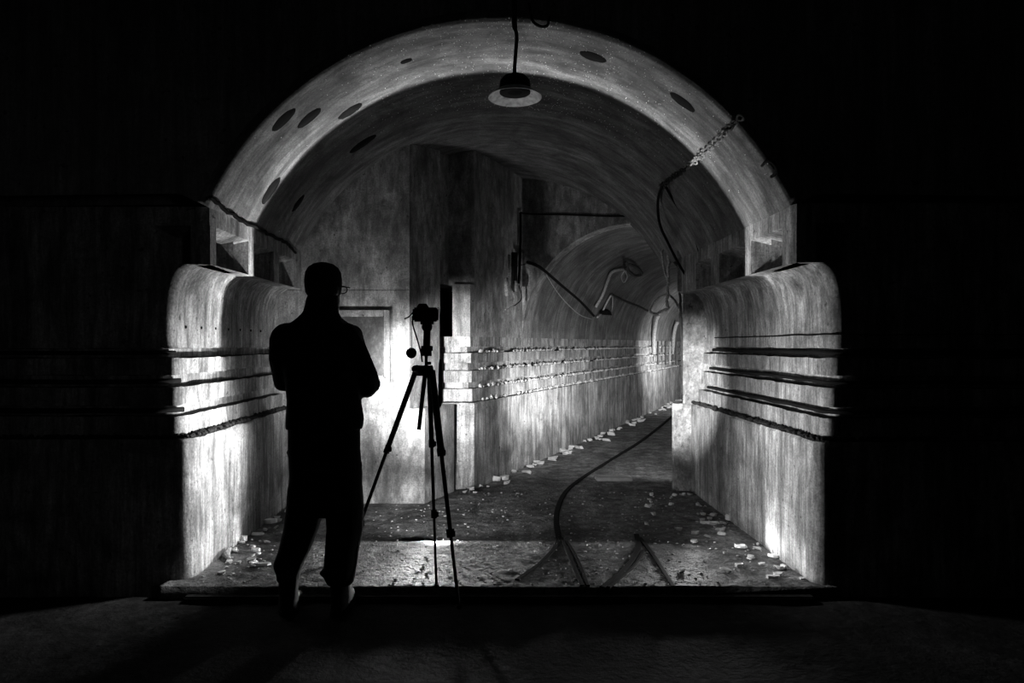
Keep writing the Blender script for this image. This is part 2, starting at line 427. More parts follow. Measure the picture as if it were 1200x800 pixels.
for nm, c, s in (('wall_back', (0, YB-.15, 1.9), (16.9, .3, 5.0)), ('wall_hall_left', (-8.15, -1.6, 2.4), (.3, 11.2, 5.6)), ('wall_hall_right', (8.15, -1.6, 2.4), (.3, 11.2, 5.6))):
    bm = bmesh.new(); box(bm, c, s); st(obj(nm, bm, M['outer']))

# ------------------------------------------------------------------ floors
def ground(bm, x0, x1, y0, y1, step, amp, base=0.0, thick=.2, fn=None):
    nx, ny = int((x1-x0)/step), int((y1-y0)/step); V = []
    for i in range(nx+1):
        r = []
        for j in range(ny+1):
            x, y = x0+(x1-x0)*i/nx, y0+(y1-y0)*j/ny
            q = Vector((x, y, 0))
            z = noise.noise(q*2.2)*amp*.7+noise.noise(q*14)*amp*.55+max(0, noise.noise(q*24))*amp*.8+noise.noise(q*47)*amp*.35
            r.append(bm.verts.new((x, y, base+z)))
        V.append(r)
    for i in range(nx):
        for j in range(ny): bm.faces.new((V[i][j], V[i+1][j], V[i+1][j+1], V[i][j+1]))
    b = [bm.verts.new((x, y, base-thick)) for x, y in ((x0, y0), (x1, y0), (x1, y1), (x0, y1))]
    bm.faces.new(b[::-1])
    e = [[V[i][0] for i in range(nx+1)], [V[nx][j] for j in range(ny+1)], [V[i][ny] for i in range(nx, -1, -1)], [V[0][j] for j in range(ny, -1, -1)]]
    for k, row in enumerate(e): bm.faces.new(row+[b[(k+1) % 4], b[k]])
SLAB = 3.845
bm = bmesh.new(); ground(bm, -1.92, 1.92, SLAB, 8.6, .02, .008); st(obj('floor', bm, M['floor'], smooth=True))
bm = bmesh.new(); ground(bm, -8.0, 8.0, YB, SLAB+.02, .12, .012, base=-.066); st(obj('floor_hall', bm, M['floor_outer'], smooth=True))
bm = bmesh.new()
a = T0+TD*.9-TN*.2; b = T0+TD*.9+TN*2.6; prism(bm, [a, b, b+TD*27, a+TD*27], -.2, -.004); st(obj('floor_tunnel', bm, M['floor']))
bm = bmesh.new(); prism(bm, [(1.9, 6.5), (3.7, 6.3), (3.7, 8.4), (1.9, 8.4)], -.2, -.002); st(obj('floor_recess', bm, M['floor']))
# kerb strip cast along the slab edge
bm = bmesh.new(); box(bm, (0, SLAB-.045, -.075), (3.5, .05, .09), bev=.008); st(obj('trim_4', bm, M['floor_outer']))

# ------------------------------------------------------------------ end wall, slot, jamb and side tunnel
bm = bmesh.new(); prism(bm, [(-2.2, 5.86), (-.64, 5.86), (-.42, 6.35), (-2.2, 6.35)], -.1, .815)
prism(bm, [(-2.2, 5.861), (-.77, 5.861), (-.55, 6.35), (-2.2, 6.35)], .815, 1.835)
prism(bm, [(-2.2, 5.869), (-.773, 5.869), (-.552, 6.35), (-2.2, 6.35)], 1.815, 1.83)
prism(bm, [(-2.2, 5.861), (-.77, 5.861), (-.55, 6.35), (-2.2, 6.35)], 1.83, 3.3)
we = st(obj('wall_end', bm, M['end']))
bm = bmesh.new(); prism(bm, [(-2.2, 6.35), (-.60, 6.35), (-.47, 6.62), (-2.2, 6.62)], 1.94, 3.4); st(obj('wall_lintel', bm, M['end']))
bm = bmesh.new(); box(bm, (-1.9, 6.43, .95), (.3, .3, 2.2)); st(obj('wall_slot', bm, M['end']))
# side tunnel's left wall with its jamb
J = (-.30, 6.5)
TPROF = [(o*.42-(.03 if j in (6, 7, 10, 11, 14, 15) else 0), h) for j, (o, h) in enumerate(PROF[:17])]+[(0, 1.365), (0, 1.44)]
t_end = Vector((T0.x, T0.y, 0))+TD*27
dirJ = Vector((J[0]+TD.x*27, J[1]+TD.y*27))
# shift so that the wall passes through T0
pJ = T0-TD*((T0.y-6.5)/TD.y)
def rev(pts): return pts[::-1]
pts = path_pts([(-1.8, 6.5), (pJ.x, 6.5)], .1)[:-1]+path_pts([(pJ.x, 6.5), (T0.x+TD.x*9, T0.y+TD.y*9)], .05)[:-1]+path_pts([(T0.x+TD.x*9, T0.y+TD.y*9), (T0.x+TD.x*27, T0.y+TD.y*27)], .3)
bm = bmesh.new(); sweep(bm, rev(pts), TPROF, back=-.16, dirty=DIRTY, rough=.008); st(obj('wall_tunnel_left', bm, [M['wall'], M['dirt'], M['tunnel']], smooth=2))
# upper wall in front of the tunnel mouth, up to the vault
bm = bmesh.new(); a = pJ; b = T0
prism(bm, [(pJ.x-.17, 6.5), (pJ.x, 6.5), (b.x, b.y), (b.x-.3, b.y+.14)], 1.44, 1.94)
prism(bm, [(pJ.x-1.2, 6.58), (pJ.x+.035, 6.58), (b.x, b.y), (b.x-.3, b.y+.14)], 1.94, 3.5)
st(obj('wall_mouth_left', bm, M['end']))
# portal wall with the arched mouth
bm = bmesh.new(); n = 40; C = T0+TN*TR
def tp(u, s, h): q = T0+TN*u+TD*s; return Vector((q.x, q.y, h))
inn = [(TR-TR*math.cos(PI*i/n), TH+TR*math.sin(PI*i/n)) for i in range(n+1)]
out = []
for u, h in inn:
    du, dh = u-TR, h-TH; k = min((TR+.25 if du < 0 else 2.2)/abs(du) if abs(du) > 1e-5 else 99, (3.5-TH)/dh if dh > 1e-5 else 99)
    out.append((TR+du*k, TH+dh*k))
for s in (0, .12): pass
A = [bm.verts.new(tp(u, 0, h)) for u, h in inn]; B = [bm.verts.new(tp(u, 0, h)) for u, h in out]
A2 = [bm.verts.new(tp(u, .2, h)) for u, h in inn]; B2 = [bm.verts.new(tp(u, .2, h)) for u, h in out]
for i in range(n):
    bm.faces.new((A[i], A[i+1], B[i+1], B[i])); bm.faces.new((A[i], A[i+1], A2[i+1], A2[i])); bm.faces.new((A2[i], A2[i+1], B2[i+1], B2[i])); bm.faces.new((B[i], B[i+1], B2[i+1], B2[i]))
for i in (0, n): bm.faces.new((A[i], B[i], B2[i], A2[i]))
p = [tp(2.4, 0, 0), tp(3.4, 0, 0), tp(3.4, .2, 0), tp(2.4, .2, 0)]; prism(bm, p, -.1, TH)
st(obj('wall_portal', bm, M['end']))
# tunnel lining
bm = bmesh.new(); uv = bm.loops.layers.uv.verify(); ns = 54; rows = []
def TRr(s): return TR+.006*math.sin(s*9)
for j in range(ns+1):
    s = .2+26.8*(j/ns)**1.4; r = []
    for i in range(n+1):
        t = PI*i/n; r.append(bm.verts.new(tp(TR-TR*math.cos(t), s, TH+TR*math.sin(t))))
    rows.append((s, r))
for j in range(ns):
    for i in range(n):
        f = bm.faces.new((rows[j][1][i], rows[j][1][i+1], rows[j+1][1][i+1], rows[j+1][1][i]))
        for l, (a, b) in zip(f.loops, ((j, i), (j, i+1), (j+1, i+1), (j+1, i))): l[uv].uv = (rows[a][0], TR*PI*b/n)
o = st(obj('ceiling_tunnel', bm, M['tunnel'], smooth=True))
md = o.modifiers.new('thickness', 'SOLIDIFY'); md.thickness = .15; md.offset = 1
bm = bmesh.new(); prism(bm, [tp(2.4, .2, 0), tp(2.7, .2, 0), tp(2.7, 27, 0), tp(2.4, 27, 0)], -.1, TH+.02); st(obj('wall_tunnel_right', bm, M['wall']))
bm = bmesh.new(); prism(bm, [tp(-.3, 26.9, 0), tp(2.7, 26.9, 0), tp(2.7, 27.2, 0), tp(-.3, 27.2, 0)], -.1, 2.8); st(obj('wall_tunnel_end', bm, M['wall']))
# right pier
bm = bmesh.new(); prism(bm, [(1.61, 6.36), (2.3, 6.36), (2.3, 6.66), (1.70, 6.66)], -.1, .815)
prism(bm, [(1.712, 6.362), (2.3, 6.362), (2.3, 6.66), (1.80, 6.66)], .815, 1.86)
bmesh.ops.bevel(bm, geom=[e for e in bm.edges if abs(e.verts[0].co.x-e.verts[1].co.x) < .001 and e.verts[0].co.x < 1.75 and e.verts[0].co.y < 6.4 and e.verts[1].co.y < 6.4], offset=.02, segments=2, affect='EDGES')
st(obj('wall_pier', bm, M['pier']))
bm = bmesh.new(); prism(bm, [(1.66, 6.36), (2.3, 6.36), (2.3, 6.66), (1.76, 6.66)], 1.86, 2.5); st(obj('wall_pier_head', bm, M['wall']))
bm = bmesh.new(); prism(bm, [(2.3, 6.36), (3.6, 6.2), (3.6, 6.5), (2.3, 6.66)], -.1, 3.4); st(obj('wall_pier_side', bm, M['wall']))

# ------------------------------------------------------------------ steel plate in a raised frame on the end wall
t = empty('wall_plate', (-1.28, 5.86, 1.10))
tag(t, 'square corroded steel plate in a raised frame on end wall behind the man', 'plate')
x0, x1, z0, z1 = -1.56, -.985, 1.10, 1.605
bm = bmesh.new(); box(bm, ((x0+x1)/2, 5.857, (z0+z1)/2), (x1-x0, .016, z1-z0)); obj('plate', bm, M['plate'], t)
for c, s in (((x0-.03, 5.85, (z0+z1)/2), (.06, .05, z1-z0+.12)), ((x1+.025, 5.85, (z0+z1)/2), (.05, .05, z1-z0+.12)), (((x0+x1)/2, 5.85, z1+.03), (x1-x0, .05, .06)), (((x0+x1)/2, 5.85, z0-.03), (x1-x0, .05, .06))):
    bm = bmesh.new(); box(bm, c, s, bev=.006); obj('frame_bar', bm, M['end'], t)

# ------------------------------------------------------------------ the man
MY = 3.66
def mp(x, y, dy=0): return px(x, y, MY)+Vector((0, dy, 0))
sc = MY/F
def ring(x, y, w, d, dy=0, yaw=0):      # centre pixel, half width and half depth in pixels
    a = Vector((math.cos(yaw), math.sin(yaw), 0))*w*sc; b = Vector((-math.sin(yaw), math.cos(yaw), 0))*d*sc
    return (mp(x, y, dy), a, b)
FLH = -.062
def remesh(o, v, smooth=6):
    m = o.modifiers.new('skin', 'REMESH'); m.mode = 'VOXEL'; m.voxel_size = v; m.use_smooth_shade = True
    if smooth: s = o.modifiers.new('smooth', 'SMOOTH'); s.iterations = smooth; s.factor = .5
def limb(bm, pts, n=12):
    # pts: (Vector, radius) ; spheres at the ends keep it continuous after remeshing
    P = [p for p, r in pts]; R = [r for p, r in pts]
    tube(bm, P, R, seg=n)
    for p, r in (pts[0], pts[-1]):
        q = bmesh.ops.create_icosphere(bm, subdivisions=2, radius=r)
        for v in q['verts']: v.co += p
def ball(bm, c, r, s=(1, 1, 1)):
    q = bmesh.ops.create_icosphere(bm, subdivisions=3, radius=1)
    for v in q['verts']: v.co = Vector((v.co.x*r*s[0], v.co.y*r*s[1], v.co.z*r*s[2]))+Vector(c)
YAW = -.35
fwd = Vector((math.sin(-YAW), math.cos(YAW), 0)); rgt = Vector((math.cos(YAW), math.sin(YAW), 0))
# body
bm = bmesh.new()
hc = mp(380, 337)
loft(bm, [(hc+Vector((0, 0, dz))+fwd*df, rgt*w_, fwd*d_) for dz, df, w_, d_ in
     ((-.125, .05, .035, .035), (-.11, .045, .05, .06), (-.07, .02, .066, .082), (-.02, .0, .076, .097), (.03, -.005, .079, .102), (.07, -.005, .074, .095), (.10, -.005, .055, .07), (.118, -.005, .02, .03))], n=20)
loft(bm, [(hc+fwd*(.103)+Vector((0, 0, dz)), rgt*w_, fwd*d_) for dz, w_, d_ in ((-.05, .012, .008), (-.045, .018, .022), (-.02, .012, .016), (.02, .007, .008))], n=10)   # nose
loft(bm, [(hc+fwd*.088+Vector((0, 0, dz)), rgt*.026, fwd*.012) for dz in (-.083, -.072)], n=10)                                                                 # lips
for s in (-1, 1):
    ball(bm, hc+rgt*s*.082+Vector((0, 0, -.015))-fwd*.005, .03, (.35, .6, 1))            # ears
    ball(bm, hc+rgt*s*.032+fwd*.088+Vector((0, 0, .008)), .012)                        # eyes
limb(bm, [(mp(378, 375), .062), (mp(379, 352), .058), (mp(380, 345), .056)])           # neck
loft(bm, [ring(380, 545, 38, 22), ring(380, 500, 36, 21), ring(381, 450, 36, 22), ring(377, 405, 42, 24), ring(375, 382, 38, 20), ring(377, 368, 18, 13)])
hipL, kneeL, ankL = mp(360, 560), mp(349, 625, .04), mp(338, 695, 0)
hipR, kneeR, ankR = mp(400, 560), mp(402, 625, .04), mp(400, 697, -.0)
for h, k, a in ((hipL, kneeL, ankL), (hipR, kneeR, ankR)):
    limb(bm, [(h, .085), (h.lerp(k, .5), .075), (k, .054), (k.lerp(a, .35), .048), (k.lerp(a, .7), .034), (a, .030)])
    ft = a.copy(); ft.z = FLH+.045
    limb(bm, [(a, .030), (ft, .034), (ft+Vector((.01, .15, -.012)), .028)])
shL, elL, wrL = mp(334, 392), mp(331, 446, .05), mp(368, 440, .27)
shR, elR, wrR = mp(413, 392), mp(428, 445, .04), mp(396, 433, .29)
for s, e, w_ in ((shL, elL, wrL), (shR, elR, wrR)): limb(bm, [(s, .055), (s.lerp(e, .6), .048), (e, .042), (e.lerp(w_, .4), .040), (w_, .028)])
def hand(bm, wr, d, up, side):
    d = d.normalized(); sv = d.cross(up).normalized()*side
    loft(bm, [(wr+d*t, sv*a, up*b) for t, a, b in ((-.01, .026, .020), (.03, .036, .017), (.07, .042, .015), (.095, .040, .012))], n=12)
    for k, (o, l) in enumerate(((-.031, .062), (-.010, .074), (.011, .070), (.031, .055))):
        b0 = wr+d*.088+sv*o; b1 = b0+d*l*.5-up*.008; b2 = b1+d*l*.32-up*.022; b3 = b2+d*l*.12-up*.022
        limb(bm, [(b0, .0095), (b1, .009), (b2, .0085), (b3, .007)], n=8)
    b0 = wr+d*.03-sv*.034; b1 = b0+d*.03-sv*.026-up*.008; b2 = b1+d*.034-sv*.004-up*.012
    limb(bm, [(b0, .013), (b1, .011), (b2, .009)], n=8)
hand(bm, wrL, Vector((.55, .5, .25)), Vector((-.2, .1, .95)).normalized(), 1)
hand(bm, wrR, Vector((-.6, .45, .2)), Vector((.2, .1, .95)).normalized(), -1)
man = obj('person', bm, M['skin'], smooth=True); remesh(man, .0065, 3)
tag(man, 'man seen from behind in dark jacket, trousers and knit cap, arms folded', 'person')
# jacket
bm = bmesh.new()
loft(bm, [ring(380, 503, 45, 27), ring(381, 490, 45.5, 28), ring(380, 470, 43, 27), ring(378, 440, 44, 28), ring(374, 412, 47, 28), ring(371, 395, 46, 26), ring(372, 383, 38, 23), ring(374, 374, 27, 20), ring(376, 366, 20.5, 17), ring(377, 357, 19, 16.5), ring(378, 349, 18.5, 16), ring(379, 345, 17, 15)], n=24, p=2.3)
limb(bm, [(mp(337, 398), .095), (mp(333, 420, .02), .088), (mp(332, 446, .06), .076), (mp(344, 448, .16), .064), (mp(362, 442, .25), .05)], n=14)
limb(bm, [(mp(404, 397), .092), (mp(416, 418, .01), .078), (mp(428, 442, .03), .066), (mp(432, 451, .06), .055), (mp(420, 444, .17), .056), (mp(402, 434, .27), .048)], n=14)
limb(bm, [(mp(425, 440, .02), .065), (mp(428, 456, .05), .052)], n=12)
limb(bm, [(mp(345, 425, .05), .08), (mp(347, 458, .10), .05)], n=12)
ja = obj('jacket', bm, M['cloth'], man, smooth=True); remesh(ja, .010, 4)
# trousers
bm = bmesh.new()
loft(bm, [ring(380, 602, 40, 22), ring(381, 585, 43, 25), ring(382, 555, 42.5, 26), ring(380, 525, 42, 26), ring(380, 495, 42, 25)], n=24, p=2.3)
def leg(pts): loft(bm, [ring(x, y, w_, d, dy) for x, y, w_, d, dy in pts], n=18, p=2.2)
leg(((360, 570, 22, 24, 0), (357, 595, 22, 23, .02), (351, 620, 20.5, 21, .04), (344, 645, 18.5, 19, .02), (339, 658, 17.5, 18, 0), (338, 664, 16.5, 17, 0), (338, 671, 13.5, 16, 0), (338, 680, 12.5, 15, 0)))
leg(((402, 570, 22.5, 24, 0), (403, 595, 22.5, 23, .02), (403, 620, 21.5, 21, .03), (400, 645, 20, 19, .02), (399.5, 660, 19.5, 18, 0), (398, 668, 19.5, 18, 0), (398, 676, 18, 17, 0), (399, 683, 15, 16, 0)))
for x, y, r in ((337, 530, .02), (339, 508, .02), (323, 661, .025), (382, 671, .02), (416, 671, .02), (337, 592, .02), (421, 545, .03)): ball(bm, mp(x+(3 if x < 380 else -3), y), r, (1, 1.6, .8))
tr = obj('trousers', bm, M['cloth'], man, smooth=True); remesh(tr, .010, 3)
for (x, y, w_, yaw) in ((338, 690, 12.5, .25), (399, 690, 15, -.05)):
    bm = bmesh.new(); c = mp(x, y); f2 = Vector((-math.sin(yaw), math.cos(yaw), 0)); r2 = Vector((f2.y, -f2.x, 0))
    top = mp(x, 672).z
    loft(bm, [(Vector((c.x, c.y, FLH))+f2*.06, r2*.050, f2*.145), (Vector((c.x, c.y, FLH+.03))+f2*.06, r2*.052, f2*.148), (Vector((c.x, c.y, FLH+.07))+f2*.045, r2*.05, f2*.125), (Vector((c.x, c.y, FLH+.11))+f2*.015, r2*.05, f2*.085), (Vector((c.x, c.y, FLH+.17)), r2*.052, f2*.066), (Vector((c.x, c.y, top)), r2*.054, f2*.064)], n=20, p=2.4)
    b = obj('boot', bm, M['boot'], man, smooth=True)
    bm = bmesh.new(); loft(bm, [(Vector((c.x, c.y, FLH+z))+f2*.06, r2*.055, f2*.152) for z in (-.001, .024)], n=20, p=2.6); obj('sole', bm, M['rubber'], b)
# knit cap and glasses
bm = bmesh.new(); loft(bm, [(hc+Vector((0, 0, z))-fwd*.008, rgt*a, fwd*b) for z, a, b in ((-.045, .080, .088), (-.03, .086, .106), (.01, .091, .113), (.04, .092, .113), (.08, .088, .106), (.108, .073, .088), (.126, .050, .06), (.135, .018, .022))], n=24)
obj('knit_cap', bm, M['cloth'], man, smooth=True)
bm = bmesh.new()
for s in (-1, 1):
    tube(bm, [hc+rgt*s*.088-fwd*.01+Vector((0, 0, .0)), hc+rgt*s*.094+fwd*.05+Vector((0, 0, .006)), hc+rgt*s*.088+fwd*.112+Vector((0, 0, .006))], .003)
    c = hc+rgt*s*.038+fwd*.118+Vector((0, 0, -.004)); tube(bm, [c+rgt*.03*math.cos(2*PI*k/14)+Vector((0, 0, .02*math.sin(2*PI*k/14))) for k in range(15)], .003, cap=False)
obj('glasses', bm, M['rubber'], man)

# ------------------------------------------------------------------ tripod and camera
TY = 3.97
def tq(x, y, dy=0): return px(x, y, TY+dy)
tri = empty('tripod', (px(500, 690, TY).x, TY, 0)); tag(tri, 'black photo tripod with spread legs standing right of the man', 'tripod')
def part(name, fn, mat='blackmetal', parent=tri, smooth=False):
    bm = bmesh.new(); fn(bm)
    if parent is tri or parent.type == 'EMPTY': return obj(name, bm, M[mat], parent, smooth)
    return obj(name, bm, M[mat], parent, smooth)
k = TY/F
part('column', lambda bm: (tube(bm, [tq(500.5, 386), tq(500, 406)], 4.2*k, 12), tube(bm, [tq(500, 405), tq(500, 417)], 6*k, 12), tube(bm, [tq(499.5, 416), tq(499.5, 432)], 1.8*k, 10)))
part('column_lock', lambda bm: tube(bm, [tq(493.5, 408), tq(507, 408)], 3*k, 10))
part('column_knob', lambda bm: tube(bm, [tq(498, 425.5), tq(505, 425.5)], 1.8*k, 8))
part('ball_head', lambda bm: (ball(bm, tq(500.5, 383), 6.3*k), tube(bm, [tq(500.5, 376.5), tq(500.5, 380)], 8*k, 16)), smooth=False)
part('shoulder', lambda bm: (loft(bm, [(tq(497, 440), Vector((9*k, 0, 0)), Vector((0, 8*k, 0))), (tq(497.5, 433), Vector((11*k, 0, 0)), Vector((0, 10*k, 0))), (tq(498, 428), Vector((9*k, 0, 0)), Vector((0, 8*k, 0)))], n=14), tube(bm, [tq(484, 432), tq(490, 429)], 2.2*k, 8)))
part('lower_column', lambda bm: tube(bm, [tq(498, 440), tq(494.5, 470), tq(491, 503)], [2.6*k, 2.6*k, 2.4*k], 10))
feet = [fl(511.5, 687.5, .012), fl(538, 712, -.05), fl(407, 655, .012)]
tops = [tq(503, 438, -.02), tq(506, 434, -.03), tq(487.5, 434, .05)]
joints = [((.335, .665), (2.9, 1.9, 1.5)), ((.36, .70), (4.2, 2.5, 1.9)), ((.40, .80), (3.4, 2.3, 1.9))]
for f_, tp_, (js, rs) in zip(feet, tops, joints):
    l = empty('leg')
    a, b = tp_.lerp(f_, js[0]), tp_.lerp(f_, js[1])
    bpy.data.objects.remove(l)
    bm = bmesh.new(); tube(bm, [tp_, a], rs[0]*k, 10); tube(bm, [a, b], rs[1]*k, 10); tube(bm, [b, f_], rs[2]*k, 10)
    lg = obj('leg', bm, M['blackmetal'], tri)
    for q in (a, b):
        d = (f_-tp_).normalized(); bm = bmesh.new(); tube(bm, [q-d*.022, q+d*.022], (rs[0]+.6)*k, 10); box(bm, q+Vector((.016, -.008, 0)), (.022, .018, .028), bev=.003)
        obj('leg_clamp', bm, M['blackmetal'], lg)
    bm = bmesh.new(); ball(bm, f_+Vector((0, 0, .006)), .016, (1, 1, .9)); obj('rubber_foot', bm, M['rubber'], lg, True)
bm = bmesh.new(); ball(bm, tq(486.5, 432), 4.2*k, (1, 1.2, 1)); obj('pivot', bm, M['blackmetal'], tri, True)
cm = empty('photo_camera', tq(499, 377)); tag(cm, 'black stills camera mounted on top of the tripod', 'camera')
def cpart(name, fn, mat='blackmetal', smooth=False):
    bm = bmesh.new(); fn(bm); return obj(name, bm, M[mat], cm, smooth)
cpart('body', lambda bm: box(bm, tq(498.5, 368.5), (29*k, .062, 16.5*k), bev=.010))
cpart('prism', lambda bm: loft(bm, [(tq(495.5, 362), Vector((8*k, 0, 0)), Vector((0, .035, 0))), (tq(495.3, 358.5), Vector((6.5*k, 0, 0)), Vector((0, .03, 0))), (tq(495.3, 355.8), Vector((4.5*k, 0, 0)), Vector((0, .022, 0)))], n=14, p=3))
cpart('lens', lambda bm: tube(bm, [tq(497, 368, .02), tq(497, 368, .07), tq(497, 368, .075), tq(497, 368, .13)], [.033, .033, .036, .036], 20))
cpart('grip', lambda bm: box(bm, tq(510.5, 368.5, .01), (6*k, .085, 16*k), bev=.008))
cpart('strap', lambda bm: (tube(bm, spline([tq(484, 366, -.02), tq(479, 371, -.02), tq(474, 373.5, -.01)]), .0045), tube(bm, spline([tq(512, 361), tq(515, 363), tq(515.5, 390), tq(515.5, 424)]), .002)), 'rubber')
cpart('release_cable', lambda bm: tube(bm, spline([tq(483.5, 370), tq(484, 381), tq(488.5, 396), tq(493, 412), tq(495, 424)]), .0048), 'rubber')
cpart('release_grip', lambda bm: (tube(bm, [tq(516.2, 421), tq(516, 427), tq(515.5, 474), tq(514.5, 478)], [.006, .0105, .0105, .006], 10)), 'rubber')
cpart('lens_cap_cord', lambda bm: tube(bm, [tq(482.5, 376), tq(482.5, 408)], .0016), 'rubber')
cpart('lens_cap', lambda bm: tube(bm, [tq(482, 413.5, -.006), tq(482, 413.5, .006)], [6.3*k, 6.3*k], 24), 'rubber')

# ------------------------------------------------------------------ pendant lamp
LY = 3.74; lc = px(603.5, 107, LY); kl = LY/F
pl = empty('pendant_lamp', lc); tag(pl, 'pendant lamp with white enamel shade and black housing hanging from the arch', 'lamp')
bm = bmesh.new(); lathe(bm, [(.006, 19*kl), (5*kl, 18.5*kl), (13*kl, 17*kl), (17.5*kl, 12*kl), (18.5*kl, 4*kl), (18*kl, -2*kl), (9*kl, -2*kl), (.004, -2*kl)], lc); obj('housing', bm, M['blackmetal'], pl, True)
bm = bmesh.new(); lathe(bm, [(16*kl, 2*kl), (21*kl, .5*kl), (31*kl, -6*kl), (31.4*kl, -7.5*kl), (30.5*kl, -7.4*kl), (20.5*kl, -1.0*kl), (15.5*kl, 0)], lc, 32); obj('shade', bm, M['enamel'], pl, True)
bm = bmesh.new(); lathe(bm, [(.002, -5*kl), (6*kl, -4.5*kl), (9*kl, -2*kl)], lc, 16); obj('socket', bm, M['blackmetal'], pl, True)
bm = bmesh.new(); tube(bm, spline([lc+Vector((0, 0, 17*kl)), px(603, 80, LY), px(604.5, 60, LY-.01), px(605.5, 42, LY-.02), px(603, 30, LY-.05), px(603, 12, LY-.08), px(603, -40, LY-.1), px(602, -205, LY-.1)]), [.010]*30+[.014]*27, 8); obj('cord', bm, M['rubber'], pl, True)

# ------------------------------------------------------------------ chain, ropes and hooks on the vault
def torus(bm, a, b, r, seg=12, s2=5):
    rings = []
    for i in range(seg):
        t = 2*PI*i/seg; c = Vector((a*math.cos(t), b*math.sin(t), 0)); d = Vector((math.cos(t), math.sin(t), 0))
        rings.append([bm.verts.new(c+d*r*math.cos(2*PI*j/s2)+Vector((0, 0, r*math.sin(2*PI*j/s2)))) for j in range(s2)])
    for i in range(seg):
        for j in range(s2): bm.faces.new((rings[i][j], rings[(i+1) % seg][j], rings[(i+1) % seg][(j+1) % s2], rings[i][(j+1) % s2]))
bm = bmesh.new(); torus(bm, .030, .019, .006); bmesh.ops.recalc_face_normals(bm, faces=bm.faces)
link_me = bpy.data.meshes.new('link'); bm.to_mesh(link_me); bm.free(); link_me.materials.append(M['palerust'])
link_dk = link_me.copy(); link_dk.materials.clear(); link_dk.materials.append(M['iron'])
a, b = onv(868, 136, VR-.03), onv(776, 216, VR-.03)
ch = empty('chain', b); tag(ch, 'rusty link chain stretched along the right side of the vault', 'chain')
nl = int((b-a).length/.043)
for i in range(nl+1):
    p = a.lerp(b, i/nl); o = bpy.data.objects.new('link', link_me if 5 < i < nl*.62 else link_dk); COL.objects.link(o); o.parent = ch
    p = p+Vector((random.uniform(-.006, .006), 0, random.uniform(-.012, .004)-.03*math.sin(PI*i/nl)))
    o.location = p-b; o.rotation_mode = 'QUATERNION'
    q = (b-a).to_track_quat('X', 'Z'); from mathutils import Quaternion
    o.rotation_quaternion = q @ Quaternion((1, 0, 0), (PI/2 if i % 2 else 0)+random.uniform(-.35, .35)+.6)
def cable(name, pts, r, mat, label, cat='cable', n=8, group=None, seg=6, wob=0):
    bm = bmesh.new(); P = spline(pts, n)
    if wob: P = [p+Vector((noise.noise(p*23), noise.noise(p*23+Vector((9, 0, 0))), noise.noise(p*23+Vector((0, 9, 0)))))*wob for p in P]
    tube(bm, P, r, seg); return tag(obj(name, bm, M[mat], None, True), label, cat, group)
cable('rope', [onv(246, 231, 1.862), onv(262, 244, 1.862), onv(285, 259, 1.862), onv(310, 272, 1.862), onv(335, 284, 1.862), onv(346, 296, 1.862)], .012, 'darkcable', 'dark ragged rope lying along the left springing of the vault', 'rope', wob=.012)
cable('hook', [onv(893, 194, 1.86), onv(898, 189, 1.80), onv(905, 190, 1.77), onv(910, 197, 1.77), onv(908, 204, 1.79), onv(904, 207, 1.80)], .009, 'darkcable', 'bent iron hook on right edge of the vault arch', 'hook')
cable('wire_loop', [px(620, 4, 3.84), px(623, 22, 3.83), px(631, 30, 3.82), px(641, 30, 3.82), px(644, 20, 3.84)], .008, 'darkcable', 'dark wire loop hanging from the arch right of the pendant lamp', 'wire')
cable('wall_wire', [onv(777, 214, 1.845), px(771, 235, 5.9), px(773, 262, 6.1), px(783, 285, 6.2), px(797, 312, 6.25), px(812, 334, 6.3)], .012, 'darkcable', 'thin dark wire sagging from chain end down to the right pier')
cable('wall_wire', [onv(778, 215, 1.845), px(790, 236, 5.7), px(805, 258, 5.75), px(815, 280, 5.8), px(820, 298, 5.85)], .012, 'darkcable', 'dark wire following the vault edge from the chain end')
# ------------------------------------------------------------------ cables on shelves of the main passage, shade strips at the left corner
def along(P, sgn, s0, s1, off, h, n): return [Vector((sgn*v.x, v.y, v.z)) for v in (P.at(s0+(s1-s0)*i/n, off+.006*noise.noise((i*.7, h, 1)), h+.006*noise.noise((i*.5, h*3, 4))) for i in range(n+1))]
for i, (o_, h) in enumerate(((-.012, 1.318), (.02, 1.15), (.04, .98))):
    w1 = ('top', 'middle', 'lowest')[i]
    cable('cable_shade_strip', along(R_, -1, .22, 6.0, o_, h, 50), [random.uniform(.012,.02)]*101, 'darkcable', f'thick dark cable in the {w1} groove of the right wall', n=2, group='cables in the wall grooves')
    cable('cable_shade_strip', along(L_, 1, 1.86, 5.6, o_, h, 40), [random.uniform(.014,.022)]*81, 'darkcable', f'dark strip for the shade in the {w1} groove of the left wall corner', n=2, group='cables in the wall grooves')  # dark tubes added for the groove shade round the left corner
cable('joint_wire', along(R_, -1, .3, 4.2, .008, 1.425, 40), .004, 'darkcable', 'thin dark wire strung along right wall just above the top groove', 'wire', n=2)
for P_, sg, s0, nm in ((PR, -1, .03, 'right'), (PL, 1, .05, 'left')):
    bm = bmesh.new(); t = s0
    while t < 3.2:
        for _ in range(3):
            v = P_.at(t+random.uniform(0, .03), random.uniform(-.065, -.006), .825); r = random.uniform(.006, .022)
            q = bmesh.ops.create_icosphere(bm, subdivisions=1, radius=r)
            for w_ in q['verts']: w_.co = Vector((w_.co.x, w_.co.y, w_.co.z*.7))*(1+.35*noise.noise(w_.co*90+v*7)); w_.co += Vector((sg*v.x, v.y, v.z+r*.3))
        t += .022
    tag(obj('shelf_rubble', bm, M['dirt']), f'dark crumbled debris lying along the plinth top of the {nm} wall', 'debris', kind='stuff')
